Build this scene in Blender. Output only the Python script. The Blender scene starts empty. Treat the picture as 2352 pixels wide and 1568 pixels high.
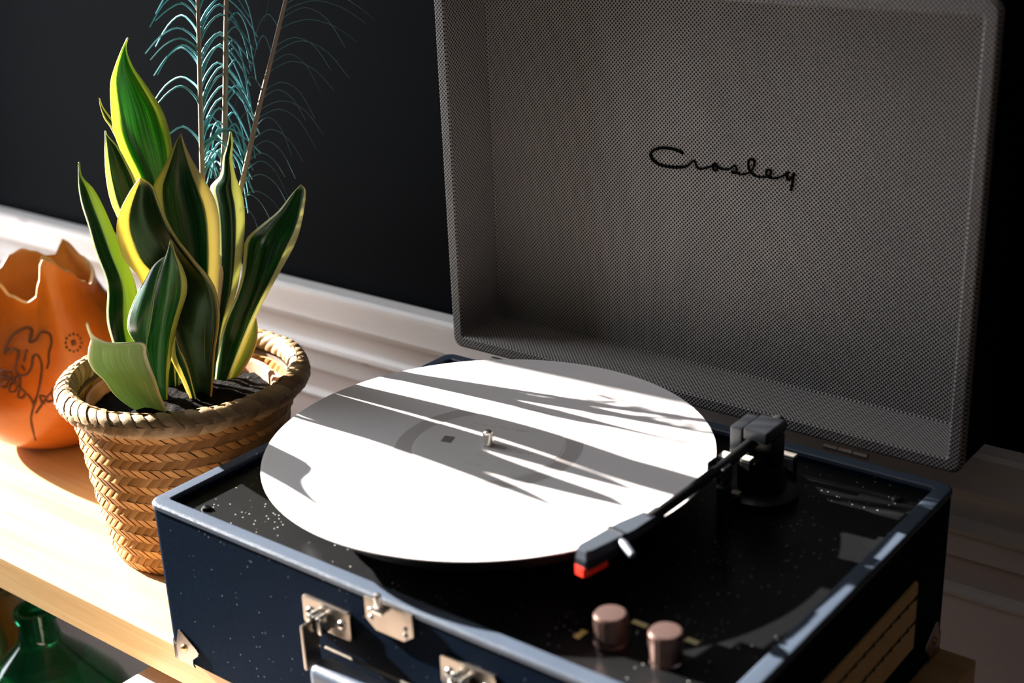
import bpy, bmesh, math, random
from mathutils import Vector, Matrix, noise
random.seed(7)
PI = math.pi
scene = bpy.context.scene
COL = scene.collection

# ------------------------------------------------------------------ camera
# metres; the case's front left top corner is the origin, x runs along the case front, y towards the wall, z up
CR = (Vector((0.78853376, 0.61365437, -0.04053176)),
      Vector((0.19546162, -0.31256222, -0.92956959)),
      Vector((-0.58310313, 0.7250746, -0.36641174)))          # right, down, forward
CC = Vector((0.71487205, -0.49087854, 0.43027549))
CF = 3176.24
cam_data = bpy.data.cameras.new('camera')
cam = bpy.data.objects.new('camera', cam_data)
COL.objects.link(cam)
cam.matrix_world = Matrix(((CR[0].x, -CR[1].x, -CR[2].x, CC.x),
                           (CR[0].y, -CR[1].y, -CR[2].y, CC.y),
                           (CR[0].z, -CR[1].z, -CR[2].z, CC.z), (0, 0, 0, 1)))
cam_data.sensor_width = 36
cam_data.lens = CF / 2352 * 36
cam_data.clip_start = 0.02
cam_data.dof.use_dof = True
cam_data.dof.focus_distance = 1.03
cam_data.dof.aperture_fstop = 5.0
scene.camera = cam

# ------------------------------------------------------------------ light
world = bpy.data.worlds.new('sky')
scene.world = world
world.use_nodes = True
bg = world.node_tree.nodes['Background']
bg.inputs['Color'].default_value = (0.86, 0.93, 1.0, 1)
bg.inputs['Strength'].default_value = 10.5
SUN_AZ, SUN_EL = math.radians(4.5), math.radians(22.3)
sun_dir = Vector((math.cos(SUN_AZ) * math.cos(SUN_EL), math.sin(SUN_AZ) * math.cos(SUN_EL), -math.sin(SUN_EL)))
sun_data = bpy.data.lights.new('sun', 'SUN')
sun_data.energy = 43
sun_data.color = (1.0, 0.955, 0.89)
sun_data.angle = math.radians(0.53)
sun = bpy.data.objects.new('sun', sun_data)
COL.objects.link(sun)
sun.location = (-4, -0.6, 2)
sun.rotation_euler = sun_dir.to_track_quat('-Z', 'Y').to_euler()
WIN = (-0.34, 0.165, -0.32, 1.62)        # y0, y1, z0, z1 of the window in the side wall
WALL_X = -1.1
portal_data = bpy.data.lights.new('window_daylight', 'AREA')
portal_data.shape = 'RECTANGLE'
portal_data.size = WIN[3] - WIN[2]
portal_data.size_y = WIN[1] - WIN[0]
portal_data.cycles.is_portal = True
portal = bpy.data.objects.new('window_daylight', portal_data)
COL.objects.link(portal)
portal.location = (WALL_X - 0.06, (WIN[0] + WIN[1]) / 2, (WIN[2] + WIN[3]) / 2)
portal.rotation_euler = (0, -PI / 2, 0)
scene.view_settings.view_transform = 'Standard'
scene.view_settings.look = 'None'
scene.view_settings.exposure = 0.0
scene.view_settings.gamma = 1.0
scene.view_settings.use_curve_mapping = False
scene.cycles.max_bounces = 7
scene.cycles.diffuse_bounces = 4
scene.cycles.glossy_bounces = 3
scene.cycles.transmission_bounces = 6
scene.cycles.adaptive_threshold = 0.02
scene.cycles.sample_clamp_indirect = 8

# ------------------------------------------------------------------ helpers
def ray(u, v):
    return CR[0] * ((u - 1176) / CF) + CR[1] * ((v - 784) / CF) + CR[2]
def at(u, v, d):
    return CC + ray(u, v) * d
def onp(u, v, ax, val):
    r = ray(u, v)
    return CC + r * ((val - CC[ax]) / r[ax])
def depth(p):
    return (Vector(p) - CC).dot(CR[2])
def pix(p):
    q = Vector(p) - CC
    d = q.dot(CR[2])
    return (CF * q.dot(CR[0]) / d + 1176, CF * q.dot(CR[1]) / d + 784)

class MB:
    def __init__(s):
        s.v, s.f, s.uv = [], [], None
    def add(s, vs, fs, M=None):
        o = len(s.v)
        s.v += [tuple(M @ Vector(p)) if M else tuple(p) for p in vs]
        s.f += [tuple(o + i for i in f) for f in fs]
        return s
    def bm(s, b, M=None):
        b.verts.index_update()
        s.add([p.co.copy() for p in b.verts], [[q.index for q in f.verts] for f in b.faces], M)
        b.free()
        return s
    def box(s, x0, x1, y0, y1, z0, z1, bev=0.0, seg=2, M=None):
        b = bmesh.new()
        bmesh.ops.create_cube(b, size=1)
        for p in b.verts:
            p.co = Vector(((x0 + x1) / 2 + p.co.x * (x1 - x0), (y0 + y1) / 2 + p.co.y * (y1 - y0), (z0 + z1) / 2 + p.co.z * (z1 - z0)))
        if bev:
            bmesh.ops.bevel(b, geom=list(b.edges), offset=bev, segments=seg, affect='EDGES', profile=0.5)
        return s.bm(b, M)
    def prism(s, pts, z0, z1, bev=0.0, M=None):
        b = bmesh.new()
        lo = [b.verts.new((x, y, z0)) for x, y in pts]
        hi = [b.verts.new((x, y, z1)) for x, y in pts]
        n = len(pts)
        b.faces.new(lo[::-1]); top = b.faces.new(hi)
        for i in range(n):
            b.faces.new((lo[i], lo[(i + 1) % n], hi[(i + 1) % n], hi[i]))
        if bev:
            bmesh.ops.bevel(b, geom=list(top.edges), offset=bev, segments=2, affect='EDGES', profile=0.5)
        bmesh.ops.recalc_face_normals(b, faces=b.faces)
        return s.bm(b, M)
    def loft(s, loops, close0=True, close1=True, wrap=False, M=None):
        n = len(loops[0])
        vs = [p for l in loops for p in l]
        fs = []
        m = len(loops)
        for k in range(m if wrap else m - 1):
            a, c = k * n, ((k + 1) % m) * n
            for i in range(n):
                j = (i + 1) % n
                fs.append((a + i, a + j, c + j, c + i))
        if not wrap:
            if close0: fs.append(tuple(range(n))[::-1])
            if close1: fs.append(tuple((m - 1) * n + i for i in range(n)))
        return s.add(vs, fs, M)
    def lathe(s, prof, n=48, cx=0, cy=0, close0=True, close1=True, fn=None):
        loops = []
        for r, z in prof:
            l = []
            for i in range(n):
                a = 2 * PI * i / n
                rr, zz = (r, z) if fn is None else fn(r, z, a)
                l.append((cx + rr * math.cos(a), cy + rr * math.sin(a), zz))
            loops.append(l)
        return s.loft(loops, close0, close1)
    def tube(s, pts, r, n=8, flat=None):
        pts = [Vector(p) for p in pts]
        rs = r if isinstance(r, (list, tuple)) else [r] * len(pts)
        loops = []
        ref = None
        for i, p in enumerate(pts):
            t = (pts[min(i + 1, len(pts) - 1)] - pts[max(i - 1, 0)]).normalized()
            if ref is None:
                ref = Vector((0, 0, 1)) if abs(t.z) < 0.9 else Vector((1, 0, 0))
                if flat is not None: ref = Vector(flat)
            nrm = (ref - t * ref.dot(t)).normalized()
            if flat is None: ref = nrm
            bi = t.cross(nrm)
            loops.append([p + (nrm * math.cos(2 * PI * k / n) + bi * math.sin(2 * PI * k / n)) * rs[i] for k in range(n)])
        return s.loft(loops)
    def build(s, name, mat, parent=None, smooth=35, uv=None, fix=True, wn=True):
        me = bpy.data.meshes.new(name)
        me.from_pydata(s.v, [], s.f)
        if fix:
            b = bmesh.new(); b.from_mesh(me)
            bmesh.ops.recalc_face_normals(b, faces=b.faces)
            b.to_mesh(me); b.free()
        if uv:
            l = me.uv_layers.new(name='UVMap')
            for poly in me.polygons:
                for li in poly.loop_indices:
                    co = me.vertices[me.loops[li].vertex_index].co
                    l.data[li].uv = uv(co, poly.normal, me.loops[li].vertex_index)
        if smooth:
            for p in me.polygons: p.use_smooth = True
            me.set_sharp_from_angle(angle=math.radians(smooth))
        me.materials.append(mat)
        o = bpy.data.objects.new(name, me)
        if smooth and wn:
            w_ = o.modifiers.new('normals', 'WEIGHTED_NORMAL'); w_.keep_sharp = True
        COL.objects.link(o)
        if parent: attach(o, parent)
        return o

def attach(o, parent):
    o.parent = parent
    if parent.type == 'EMPTY':
        o.matrix_parent_inverse = Matrix.Translation(-parent.location)
def thing(name, loc, label, cat, group=None):
    o = bpy.data.objects.new(name, None)
    o.empty_display_size = 0.05
    COL.objects.link(o)
    o.location = loc
    tag(o, label, cat, group)
    return o
def tag(o, label=None, cat=None, group=None, kind=None):
    if label: o['label'] = label
    if cat: o['category'] = cat
    if group: o['group'] = group
    if kind: o['kind'] = kind
    return o
def rrect(x0, x1, y0, y1, r, n=6):
    out = []
    for cx, cy, a0 in ((x1 - r, y0 + r, -PI / 2), (x1 - r, y1 - r, 0), (x0 + r, y1 - r, PI / 2), (x0 + r, y0 + r, PI)):
        for i in range(n + 1):
            a = a0 + PI / 2 * i / n
            out.append((cx + r * math.cos(a), cy + r * math.sin(a)))
    return out
def catmull(rows, n):
    out = []
    m = len(rows)
    for k in range(n + 1):
        t = k / n * (m - 1)
        i = min(int(t), m - 2)
        f = t - i
        p = [rows[max(0, min(m - 1, i + j))] for j in (-1, 0, 1, 2)]
        out.append(tuple(0.5 * (2 * b + (c - a) * f + (2 * a - 5 * b + 4 * c - d) * f * f + (3 * b - a - 3 * c + d) * f ** 3)
                         for a, b, c, d in zip(*p)))
    return out

# ------------------------------------------------------------------ materials
class NT:
    def __init__(s, name):
        s.m = bpy.data.materials.new(name)
        s.m.use_nodes = True
        s.t = s.m.node_tree
        s.p = s.t.nodes['Principled BSDF']
        s.out = s.t.nodes['Material Output']
    def n(s, typ, **kw):
        o = s.t.nodes.new(typ)
        for k, v in kw.items():
            if k.startswith('i_'):
                key = k[2:]
                o.inputs[int(key) if key.isdigit() else key.replace('_', ' ')].default_value = v
            else: setattr(o, k, v)
        return o
    def l(s, a, b):
        s.t.links.new(a, b)
    def co(s, which='Object'):
        return s.n('ShaderNodeTexCoord').outputs[which]
    def mapping(s, src, scale=(1, 1, 1)):
        mp = s.n('ShaderNodeMapping'); mp.inputs['Scale'].default_value = scale
        s.l(src, mp.inputs['Vector']); return mp.outputs['Vector']
    def noise(s, src, scale, detail=3, rough=0.5):
        k = s.n('ShaderNodeTexNoise'); k.inputs['Scale'].default_value = scale
        k.inputs['Detail'].default_value = detail; k.inputs['Roughness'].default_value = rough
        s.l(src, k.inputs['Vector']); return k.outputs['Fac']
    def ramp(s, src, stops):
        r = s.n('ShaderNodeValToRGB')
        e = r.color_ramp.elements
        while len(e) < len(stops): e.new(0.5)
        for q, (pos, c) in zip(e, stops):
            q.position = pos; q.color = (*c, 1) if len(c) == 3 else c
        s.l(src, r.inputs['Fac']); return r.outputs['Color']
    def math(s, op, a, b=None, clamp=False):
        k = s.n('ShaderNodeMath', operation=op); k.use_clamp = clamp
        for i, x in enumerate((a, b)):
            if x is None: continue
            if isinstance(x, (int, float)): k.inputs[i].default_value = x
            else: s.l(x, k.inputs[i])
        return k.outputs[0]
    def mix(s, fac, a, b):
        k = s.n('ShaderNodeMix', data_type='RGBA')
        for i, x in ((0, fac), (6, a), (7, b)):
            if isinstance(x, (int, float)): k.inputs[i].default_value = x
            elif isinstance(x, tuple): k.inputs[i].default_value = (*x, 1)
            else: s.l(x, k.inputs[i])
        return k.outputs[2]
    def bump(s, h, strength, dist):
        b = s.n('ShaderNodeBump'); b.inputs['Strength'].default_value = strength
        b.inputs['Distance'].default_value = dist
        s.l(h, b.inputs['Height']); s.l(b.outputs['Normal'], s.p.inputs['Normal']); return b.outputs['Normal']
    def set(s, **kw):
        for k, v in kw.items():
            i = s.p.inputs[k.replace('_', ' ')]
            if isinstance(v, tuple): i.default_value = (*v, 1) if len(v) == 3 else v
            elif isinstance(v, (int, float)): i.default_value = v
            else: s.l(v, i)
        return s

def plain(name, col, rough=0.5, metal=0.0, var=0.0, spec=0.5, bump=0.0, bscale=300):
    k = NT(name)
    k.set(Roughness=rough, Metallic=metal, Specular_IOR_Level=spec)
    if var:
        nz = k.noise(k.co(), 60, 4)
        k.set(Base_Color=k.mix(k.math('MULTIPLY', nz, var), col, tuple(c * 0.45 for c in col)))
    else: k.set(Base_Color=col)
    if bump: k.bump(k.noise(k.co(), bscale, 4), bump, 0.001)
    return k.m

M = {}
# white record and its printing
k = NT('white_vinyl')
vec = k.co()
ln = k.n('ShaderNodeVectorMath', operation='LENGTH'); k.l(vec, ln.inputs[0])
rad = ln.outputs['Value']
gro = k.math('SINE', k.math('MULTIPLY', rad, 9000))
k.set(Base_Color=(0.80, 0.745, 0.74), Roughness=0.2, Specular_IOR_Level=0.5, Anisotropic=0.4)
k.bump(gro, 0.06, 0.0002)
M['vinyl'] = k.m
M['label'] = plain('record_label_paper', (0.66, 0.61, 0.59), 0.6)
M['labelring'] = plain('record_label_ring', (0.50, 0.455, 0.44), 0.45)
M['print'] = plain('grey_print', (0.16, 0.15, 0.15), 0.7)
M['chrome'] = plain('nickel', (0.78, 0.74, 0.69), 0.22, 1.0, var=0.15)
M['nickel'] = plain('worn_nickel', (0.40, 0.345, 0.29), 0.3, 1.0, var=0.6, bump=0.25, bscale=70)
M['brass'] = plain('aged_brass', (0.55, 0.36, 0.15), 0.35, 1.0, var=0.3)
# leatherette
def leather(name, col, rough, spec=0.5, dust=0.0):
    k = NT(name)
    c = k.co()
    v = k.n('ShaderNodeTexVoronoi', feature='DISTANCE_TO_EDGE'); v.inputs['Scale'].default_value = 900
    k.l(c, v.inputs['Vector'])
    k.bump(k.math('MINIMUM', v.outputs['Distance'], 0.25), 0.5, 0.0006)
    base = k.mix(k.noise(c, 25, 4), col, tuple(x * 0.7 for x in col))
    if dust:
        d = k.n('ShaderNodeTexVoronoi'); d.inputs['Scale'].default_value = 240
        k.l(c, d.inputs['Vector'])
        sp = k.math('LESS_THAN', d.outputs['Distance'], 0.13)
        sel = k.math('GREATER_THAN', k.noise(c, 90, 2), 0.56)
        base = k.mix(k.math('MULTIPLY', k.math('MULTIPLY', sp, sel), dust), base, (0.5, 0.55, 0.6))
    k.set(Base_Color=base, Roughness=rough, Specular_IOR_Level=spec)
    return k.m
M['navy'] = leather('navy_leatherette', (0.0030, 0.0085, 0.0200), 0.65, 0.015, 0.25)
M['rim'] = leather('navy_edge_vinyl', (0.062, 0.080, 0.114), 0.40, 0.3)
# black deck with dust
k = NT('black_deck_plastic')
c = k.co()
d = k.n('ShaderNodeTexVoronoi'); d.inputs['Scale'].default_value = 260
k.l(c, d.inputs['Vector'])
sp = k.math('LESS_THAN', d.outputs['Distance'], 0.12)
sel = k.math('GREATER_THAN', k.noise(c, 60, 3), 0.5)
film = k.math('MULTIPLY', k.math('SUBTRACT', k.noise(c, 22, 5), 0.5, True), 0.25)
col = k.mix(film, (0.004, 0.004, 0.0045), (0.05, 0.052, 0.052))
k.set(Base_Color=k.mix(k.math('MULTIPLY', k.math('MULTIPLY', sp, sel), 0.75), col, (0.55, 0.55, 0.52)), Roughness=0.38, Specular_IOR_Level=0.2)
M['deck'] = k.m
M['black'] = plain('black_plastic', (0.005, 0.005, 0.006), 0.35, spec=0.3)
M['satin'] = plain('satin_black_plastic', (0.022, 0.021, 0.022), 0.45, spec=0.3)
M['greyplastic'] = plain('dusty_grey_plastic', (0.018, 0.020, 0.024), 0.3, spec=0.4, var=0.5)
M['headgrey'] = plain('slate_plastic', (0.045, 0.052, 0.065), 0.35, spec=0.4)
M['headlight'] = plain('pale_slate_plastic', (0.10, 0.115, 0.14), 0.4)  # slate plastic lightened so the finger lift looks sunlit
M['ivory'] = plain('ivory_plastic', (0.62, 0.57, 0.50), 0.35)  # pale tone that paints sun patches around the tonearm base
M['grey2'] = plain('warm_grey_plastic', (0.30, 0.27, 0.24), 0.4)  # dimmer tone for the weaker painted sun patches
M['rubber'] = plain('black_rubber_mat', (0.02, 0.02, 0.02), 0.8)
M['red'] = plain('red_plastic', (0.75, 0.035, 0.02), 0.3)
M['copper'] = plain('rose_metal', (0.50, 0.31, 0.26), 0.22, 0.95)
M['coppercap'] = plain('rose_metal_cap', (0.070, 0.041, 0.036), 0.5, 0.1, spec=0.3)
M['yellowprint'] = plain('pale_yellow_print', (0.75, 0.68, 0.35), 0.7)
M['yellowprint2'] = plain('ochre_print', (0.55, 0.40, 0.12), 0.7)
M['ink'] = plain('black_logo', (0.004, 0.004, 0.0045), 0.8, spec=0.03)
# woven grey cloth of the lid
k = NT('grey_woven_cloth')
u = k.co('UV')
sx = k.n('ShaderNodeSeparateXYZ'); k.l(u, sx.inputs[0])
P = 2 * PI / 0.0032
a = k.math('SINE', k.math('MULTIPLY', sx.outputs[0], P))
b_ = k.math('SINE', k.math('MULTIPLY', sx.outputs[1], P))
pr = k.math('MULTIPLY', a, b_)
fac = k.math('MULTIPLY', k.math('ADD', pr, -0.04), 4.5, True)
big = k.noise(k.co(), 14, 3)
thread = k.mix(big, (0.385, 0.348, 0.323), (0.29, 0.268, 0.26))
k.set(Base_Color=k.mix(fac, thread, (0.014, 0.013, 0.0135)), Roughness=0.85, Specular_IOR_Level=0.2)
k.bump(pr, 0.3, -0.0006)
M['cloth'] = k.m
# speaker grille
M['grille'] = plain('tan_grille', (0.78, 0.52, 0.20), 0.6, var=0.3)
M['hole'] = plain('grille_slot', (0.02, 0.015, 0.01), 0.9)
# shelf wood
def wood(name, c1, c2, rough=0.45, scale=1.0):
    k = NT(name)
    c = k.mapping(k.co(), (3 * scale, 60 * scale, 60 * scale))
    n1 = k.noise(c, 1.0, 5, 0.6)
    n2 = k.noise(k.mapping(k.co(), (8 * scale, 420 * scale, 420 * scale)), 1.0, 3, 0.6)
    t = k.math('ADD', k.math('MULTIPLY', n1, 0.7), k.math('MULTIPLY', n2, 0.35))
    k.set(Base_Color=k.ramp(t, [(0.36, c1), (0.66, c2)]), Roughness=rough, Specular_IOR_Level=0.4)
    k.bump(n2, 0.12, 0.0006)
    return k.m
M['wood'] = wood('shelf_pine', (0.60, 0.40, 0.19), (0.46, 0.275, 0.115), 0.45)
M['palewood'] = wood('pale_crate_wood', (0.82, 0.70, 0.62), (0.68, 0.52, 0.42), 0.6, 0.6)
M['darkwood'] = wood('dark_bracket_wood', (0.16, 0.07, 0.04), (0.09, 0.04, 0.025), 0.5)
M['floor'] = wood('floor_boards', (0.07, 0.045, 0.03), (0.04, 0.025, 0.018), 0.5, 0.3)
# walls
k = NT('black_wall_paint')
nz = k.noise(k.co(), 5, 5)
k.set(Base_Color=k.mix(nz, (0.0011, 0.0015, 0.0022), (0.0026, 0.0031, 0.0044)), Roughness=0.62, Specular_IOR_Level=0.03)
k.bump(k.noise(k.co(), 160, 4), 0.12, 0.001)
M['blackwall'] = k.m
k = NT('white_trim_paint')
nz = k.noise(k.co(), 24, 4)
sc = k.math('GREATER_THAN', k.noise(k.mapping(k.co(), (18, 60, 60)), 1, 3), 0.735)
colr = k.mix(nz, (0.80, 0.755, 0.735), (0.71, 0.655, 0.635))
k.set(Base_Color=k.mix(k.math('MULTIPLY', sc, 0.55), colr, (0.25, 0.13, 0.10)), Roughness=0.4)
M['trim'] = k.m
M['panel'] = plain('dado_paint', (0.66, 0.55, 0.52), 0.45, var=0.15)
M['room'] = plain('room_plaster', (0.17, 0.14, 0.125), 0.8)
M['ceil'] = plain('ceiling_paint', (0.62, 0.58, 0.55), 0.8)
M['white'] = plain('window_paint', (0.8, 0.79, 0.77), 0.4)
# leaves: green centre, yellow margin, light passes through
def leafmat(name, dark, mid, margin, ml, mr, trans=0.35, rough=0.3, val=1.8):
    k = NT(name)
    uvn = k.n('ShaderNodeUVMap'); uvn.uv_map = 'UVMap'
    sx = k.n('ShaderNodeSeparateXYZ'); k.l(uvn.outputs[0], sx.inputs[0])
    U, V = sx.outputs[0], sx.outputs[1]
    e = k.math('ABSOLUTE', k.math('SUBTRACT', k.math('MULTIPLY', U, 2.0), 1.0))
    st = k.noise(k.mapping(uvn.outputs[0], (9, 1.4, 1)), 1.6, 4)
    st2 = k.noise(k.mapping(uvn.outputs[0], (26, 2.0, 1)), 1.3, 3)
    ee = k.math('ADD', e, k.math('MULTIPLY', k.math('SUBTRACT', st, 0.5), 0.22))
    wside = k.math('ADD', k.math('MULTIPLY', k.math('GREATER_THAN', U, 0.5), mr - ml), ml)
    m = k.math('MULTIPLY', k.math('SUBTRACT', k.math('ADD', ee, wside), 1.0), 14.0, True)
    tip = k.math('MULTIPLY', k.math('SUBTRACT', V, 0.93), 14.0, True)
    m = k.math('MAXIMUM', m, k.math('MULTIPLY', tip, 0.6))
    cen = k.mix(k.math('MULTIPLY', k.math('SUBTRACT', st2, 0.42, True), 3.5, True), dark, mid)
    sm = k.math('MULTIPLY', k.math('GREATER_THAN', st2, 0.69), k.math('GREATER_THAN', e, 0.35))
    cen = k.mix(k.math('MULTIPLY', sm, 0.5), cen, margin)
    colr = k.mix(m, cen, margin)
    k.set(Base_Color=colr, Roughness=rough, Specular_IOR_Level=0.38)
    nb = k.bump(k.noise(k.mapping(uvn.outputs[0], (60, 5, 1)), 1, 2), 0.08, 0.001)
    tr = k.n('ShaderNodeBsdfTranslucent')
    hs = k.n('ShaderNodeHueSaturation'); hs.inputs['Saturation'].default_value = 1.0; hs.inputs['Value'].default_value = val
    k.l(colr, hs.inputs['Color']); k.l(hs.outputs[0], tr.inputs['Color'])
    ms = k.n('ShaderNodeMixShader'); ms.inputs[0].default_value = trans
    k.l(k.p.outputs[0], ms.inputs[1]); k.l(tr.outputs[0], ms.inputs[2]); k.l(ms.outputs[0], k.out.inputs['Surface'])
    return k.m
DK, MD, YL = (0.005, 0.026, 0.009), (0.014, 0.072, 0.014), (0.60, 0.53, 0.20)
LEAFSPEC = [((0.012, 0.060, 0.010), (0.045, 0.19, 0.022), (0.46, 0.48, 0.12), 0.30, 0.22, 0.55, 0.3, 1.5), (DK, MD, YL, 0.5, 0.4, 0.4, 0.3, 1.15), (DK, MD, (0.64, 0.62, 0.28), 0.42, 0.12, 0.45, 0.3, 1.15),
            (DK, MD, (0.22, 0.28, 0.045), 0.16, 1.0, 0.45, 0.25, 1.30), (DK, (0.018, 0.042, 0.009), (0.64, 0.53, 0.17), 0.52, 0.09, 0.42, 0.3, 1.22), (DK, (0.012, 0.085, 0.014), (0.56, 0.48, 0.20), 0.34, 0.46, 0.42, 0.28, 1.08),
            ((0.004, 0.020, 0.009), (0.008, 0.04, 0.012), (0.50, 0.50, 0.20), 0.42, 0.62, 0.40, 0.22, 1.08), ((0.006, 0.036, 0.011), (0.018, 0.12, 0.018), (0.60, 0.57, 0.28), 0.22, 0.30, 0.42, 0.22, 1.15), ((0.012, 0.065, 0.020), (0.045, 0.19, 0.045), (0.48, 0.48, 0.12), 0.10, 0.36, 0.42, 0.2, 1.22),
            ((0.012, 0.05, 0.022), (0.05, 0.13, 0.06), (0.40, 0.44, 0.16), 0.08, 0.10, 0.35, 0.2, 1.1),
            ((0.20, 0.32, 0.12), (0.27, 0.40, 0.17), (0.70, 0.68, 0.46), 0.08, 0.10, 0.3, 0.4, 0.86), (DK, MD, YL, 0.8, 0.15, 0.42, 0.3, 1.15), ((0.22, 0.26, 0.06), (0.30, 0.32, 0.08), (0.52, 0.42, 0.14), 0.4, 0.3, 0.35, 0.4, 0.94)]
LEAFMATS = [leafmat('snake_plant_leaf', *sp_) for sp_ in LEAFSPEC]
# basket straw
def straw(name, c1, c2, island=False):
    k = NT(name)
    r = k.n('ShaderNodeNewGeometry').outputs['Random Per Island'] if island else k.n('ShaderNodeObjectInfo').outputs['Random']
    fib = k.noise(k.mapping(k.co(), (500, 500, 900)), 1.0, 3)
    t = k.math('ADD', k.math('MULTIPLY', r, 0.65), k.math('MULTIPLY', fib, 0.35))
    k.set(Base_Color=k.ramp(t, [(0.1, c1), (0.85, c2)]), Roughness=0.5, Specular_IOR_Level=0.3)
    k.bump(fib, 0.3, 0.0006)
    return k.m
M['straw'] = straw('plaited_straw', (0.38, 0.165, 0.045), (0.66, 0.35, 0.12))
M['strawi'] = straw('plaited_straw_mass', (0.38, 0.165, 0.045), (0.66, 0.35, 0.12), True)
M['strawrim'] = straw('plaited_straw_rim', (0.22, 0.12, 0.05), (0.50, 0.34, 0.18))
M['strawdark'] = plain('straw_gap', (0.09, 0.045, 0.02), 0.8)  # backing darkened so gaps between the strips look shaded
M['terracotta'] = plain('terracotta', (0.52, 0.22, 0.12), 0.75, var=0.4, bump=0.2)
k = NT('potting_soil')
nz = k.noise(k.co(), 220, 5)
k.set(Base_Color=k.ramp(nz, [(0.5, (0.004, 0.003, 0.002)), (0.72, (0.012, 0.009, 0.007)), (0.80, (0.22, 0.19, 0.16))]), Roughness=0.95, Specular_IOR_Level=0.05)
k.bump(nz, 0.8, 0.004)
M['soil'] = k.m
# gourd
def gourdmat(name, c1, c2, trans):
    k = NT(name)
    nz = k.noise(k.co(), 14, 5)
    nf = k.noise(k.co(), 130, 3)
    colr = k.mix(k.math('MULTIPLY', nf, 0.25), k.ramp(nz, [(0.3, c1), (0.72, c2)]), (0.2, 0.06, 0.01))
    k.set(Base_Color=colr, Roughness=0.3, Specular_IOR_Level=0.5)
    tr = k.n('ShaderNodeBsdfTranslucent'); k.l(colr, tr.inputs['Color'])
    ms = k.n('ShaderNodeMixShader'); ms.inputs[0].default_value = trans
    k.l(k.p.outputs[0], ms.inputs[1]); k.l(tr.outputs[0], ms.inputs[2]); k.l(ms.outputs[0], k.out.inputs['Surface'])
    return k.m
M['gourd'] = gourdmat('orange_gourd_shell', (0.66, 0.20, 0.025), (0.45, 0.11, 0.012), 0.12)
M['gourdin'] = gourdmat('tan_gourd_inside', (0.60, 0.33, 0.12), (0.46, 0.23, 0.07), 0.12)
M['gourdedge'] = plain('gourd_cut_edge', (0.72, 0.48, 0.26), 0.6)
M['burn'] = plain('burnt_line', (0.10, 0.03, 0.008), 0.7)
# feathers
M['quill'] = plain('feather_quill', (0.36, 0.27, 0.20), 0.6, var=0.3, spec=0.15)
M['barb'] = plain('teal_feather_barb', (0.12, 0.36, 0.40), 0.6, spec=0.15)
M['barbdark'] = plain('bronze_feather_barb', (0.10, 0.20, 0.215), 0.6, spec=0.15)
# glass jars
def glass(name, col, rough=0.05):
    k = NT(name)
    k.set(Base_Color=col, Roughness=rough, Transmission_Weight=0.85, IOR=1.45)
    return k.m
M['greenglass'] = glass('green_glass', (0.02, 0.24, 0.10))
M['amberglass'] = glass('amber_glass', (0.45, 0.26, 0.03))

# ------------------------------------------------------------------ room
W, D, H = 0.4348, 0.3132, 0.1229
WY = 0.42                                # wall plane behind the shelf
FLOOR, CEIL, XR, YF = -0.95, 1.7, 5.0, -4.0
mb = MB().box(WALL_X, XR, WY + 0.004, WY + 0.12, -0.02, CEIL)
tag(mb.build('wall_back', M['blackwall'], None, 0), kind='structure')
mb = MB().box(WALL_X, XR, WY, WY + 0.12, FLOOR, -0.021)
tag(mb.build('wall_dado', M['panel'], None, 0), kind='structure')
# moulded rail along the top of the dado: profile in (out from wall, z)
prof = [(0.0, -0.0185), (0.016, -0.0185), (0.020, -0.021), (0.021, -0.026), (0.020, -0.040), (0.0215, -0.048), (0.020, -0.053), (0.0125, -0.056), (0.0085, -0.062),
        (0.0075, -0.070), (0.009, -0.077), (0.0135, -0.081), (0.0145, -0.085), (0.0125, -0.089), (0.0065, -0.0905), (0.006, -0.094), (0.0055, -0.112), (0.001, -0.1135), (0.0, -0.1145)]
loops = [[(x, WY - o, z) for o, z in prof] for x in (WALL_X + 0.001, XR)]
mb = MB().loft(loops)
tag(mb.build('trim_1', M['trim'], None, 25), kind='structure')
loops = [[(x, WY - o, z) for o, z in ((0, -0.138), (0.004, -0.139), (0.006, -0.143), (0.004, -0.147), (0, -0.148))] for x in (WALL_X + 0.001, XR)]
tag(MB().loft(loops).build('trim_2', M['trim'], None, 25), kind='structure')
# side wall with the window the sun comes through
y0, y1, z0, z1 = WIN
mb = MB()
mb.box(WALL_X - 0.12, WALL_X, y1, WY + 0.12, FLOOR, CEIL)
mb.box(WALL_X - 0.12, WALL_X, YF, y0, FLOOR, CEIL)
mb.box(WALL_X - 0.12, WALL_X, y0, y1, FLOOR, z0)
mb.box(WALL_X - 0.12, WALL_X, y0, y1, z1, CEIL)
tag(mb.build('wall_left', M['room'], None, 0), kind='structure')
win = thing('window_1', (WALL_X, (y0 + y1) / 2, z0), None, None)
win['kind'] = 'structure'
mb = MB()
mb.box(WALL_X - 0.10, WALL_X - 0.06, y0, y0 + 0.05, z0, z1, 0.004)
mb.box(WALL_X - 0.10, WALL_X - 0.06, y0 + 0.05, y1, z1 - 0.05, z1, 0.004)
mb.box(WALL_X - 0.10, WALL_X - 0.06, y0 + 0.05, y1, z0, z0 + 0.05, 0.004)
mb.build('window_frame', M['white'], win)
MB().box(WALL_X - 0.12, WALL_X + 0.06, y0 - 0.03, y1 + 0.03, z0 - 0.03, z0, 0.005).build('window_sill', M['white'], win)
tag(MB().box(WALL_X - 0.12, XR + 0.1, YF - 0.1, WY + 0.12, FLOOR - 0.05, FLOOR).build('floor', M['floor'], None, 0), kind='structure')
tag(MB().box(WALL_X - 0.12, XR + 0.1, YF - 0.1, WY + 0.12, CEIL, CEIL + 0.05).build('ceiling', M['ceil'], None, 0), kind='structure')
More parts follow.
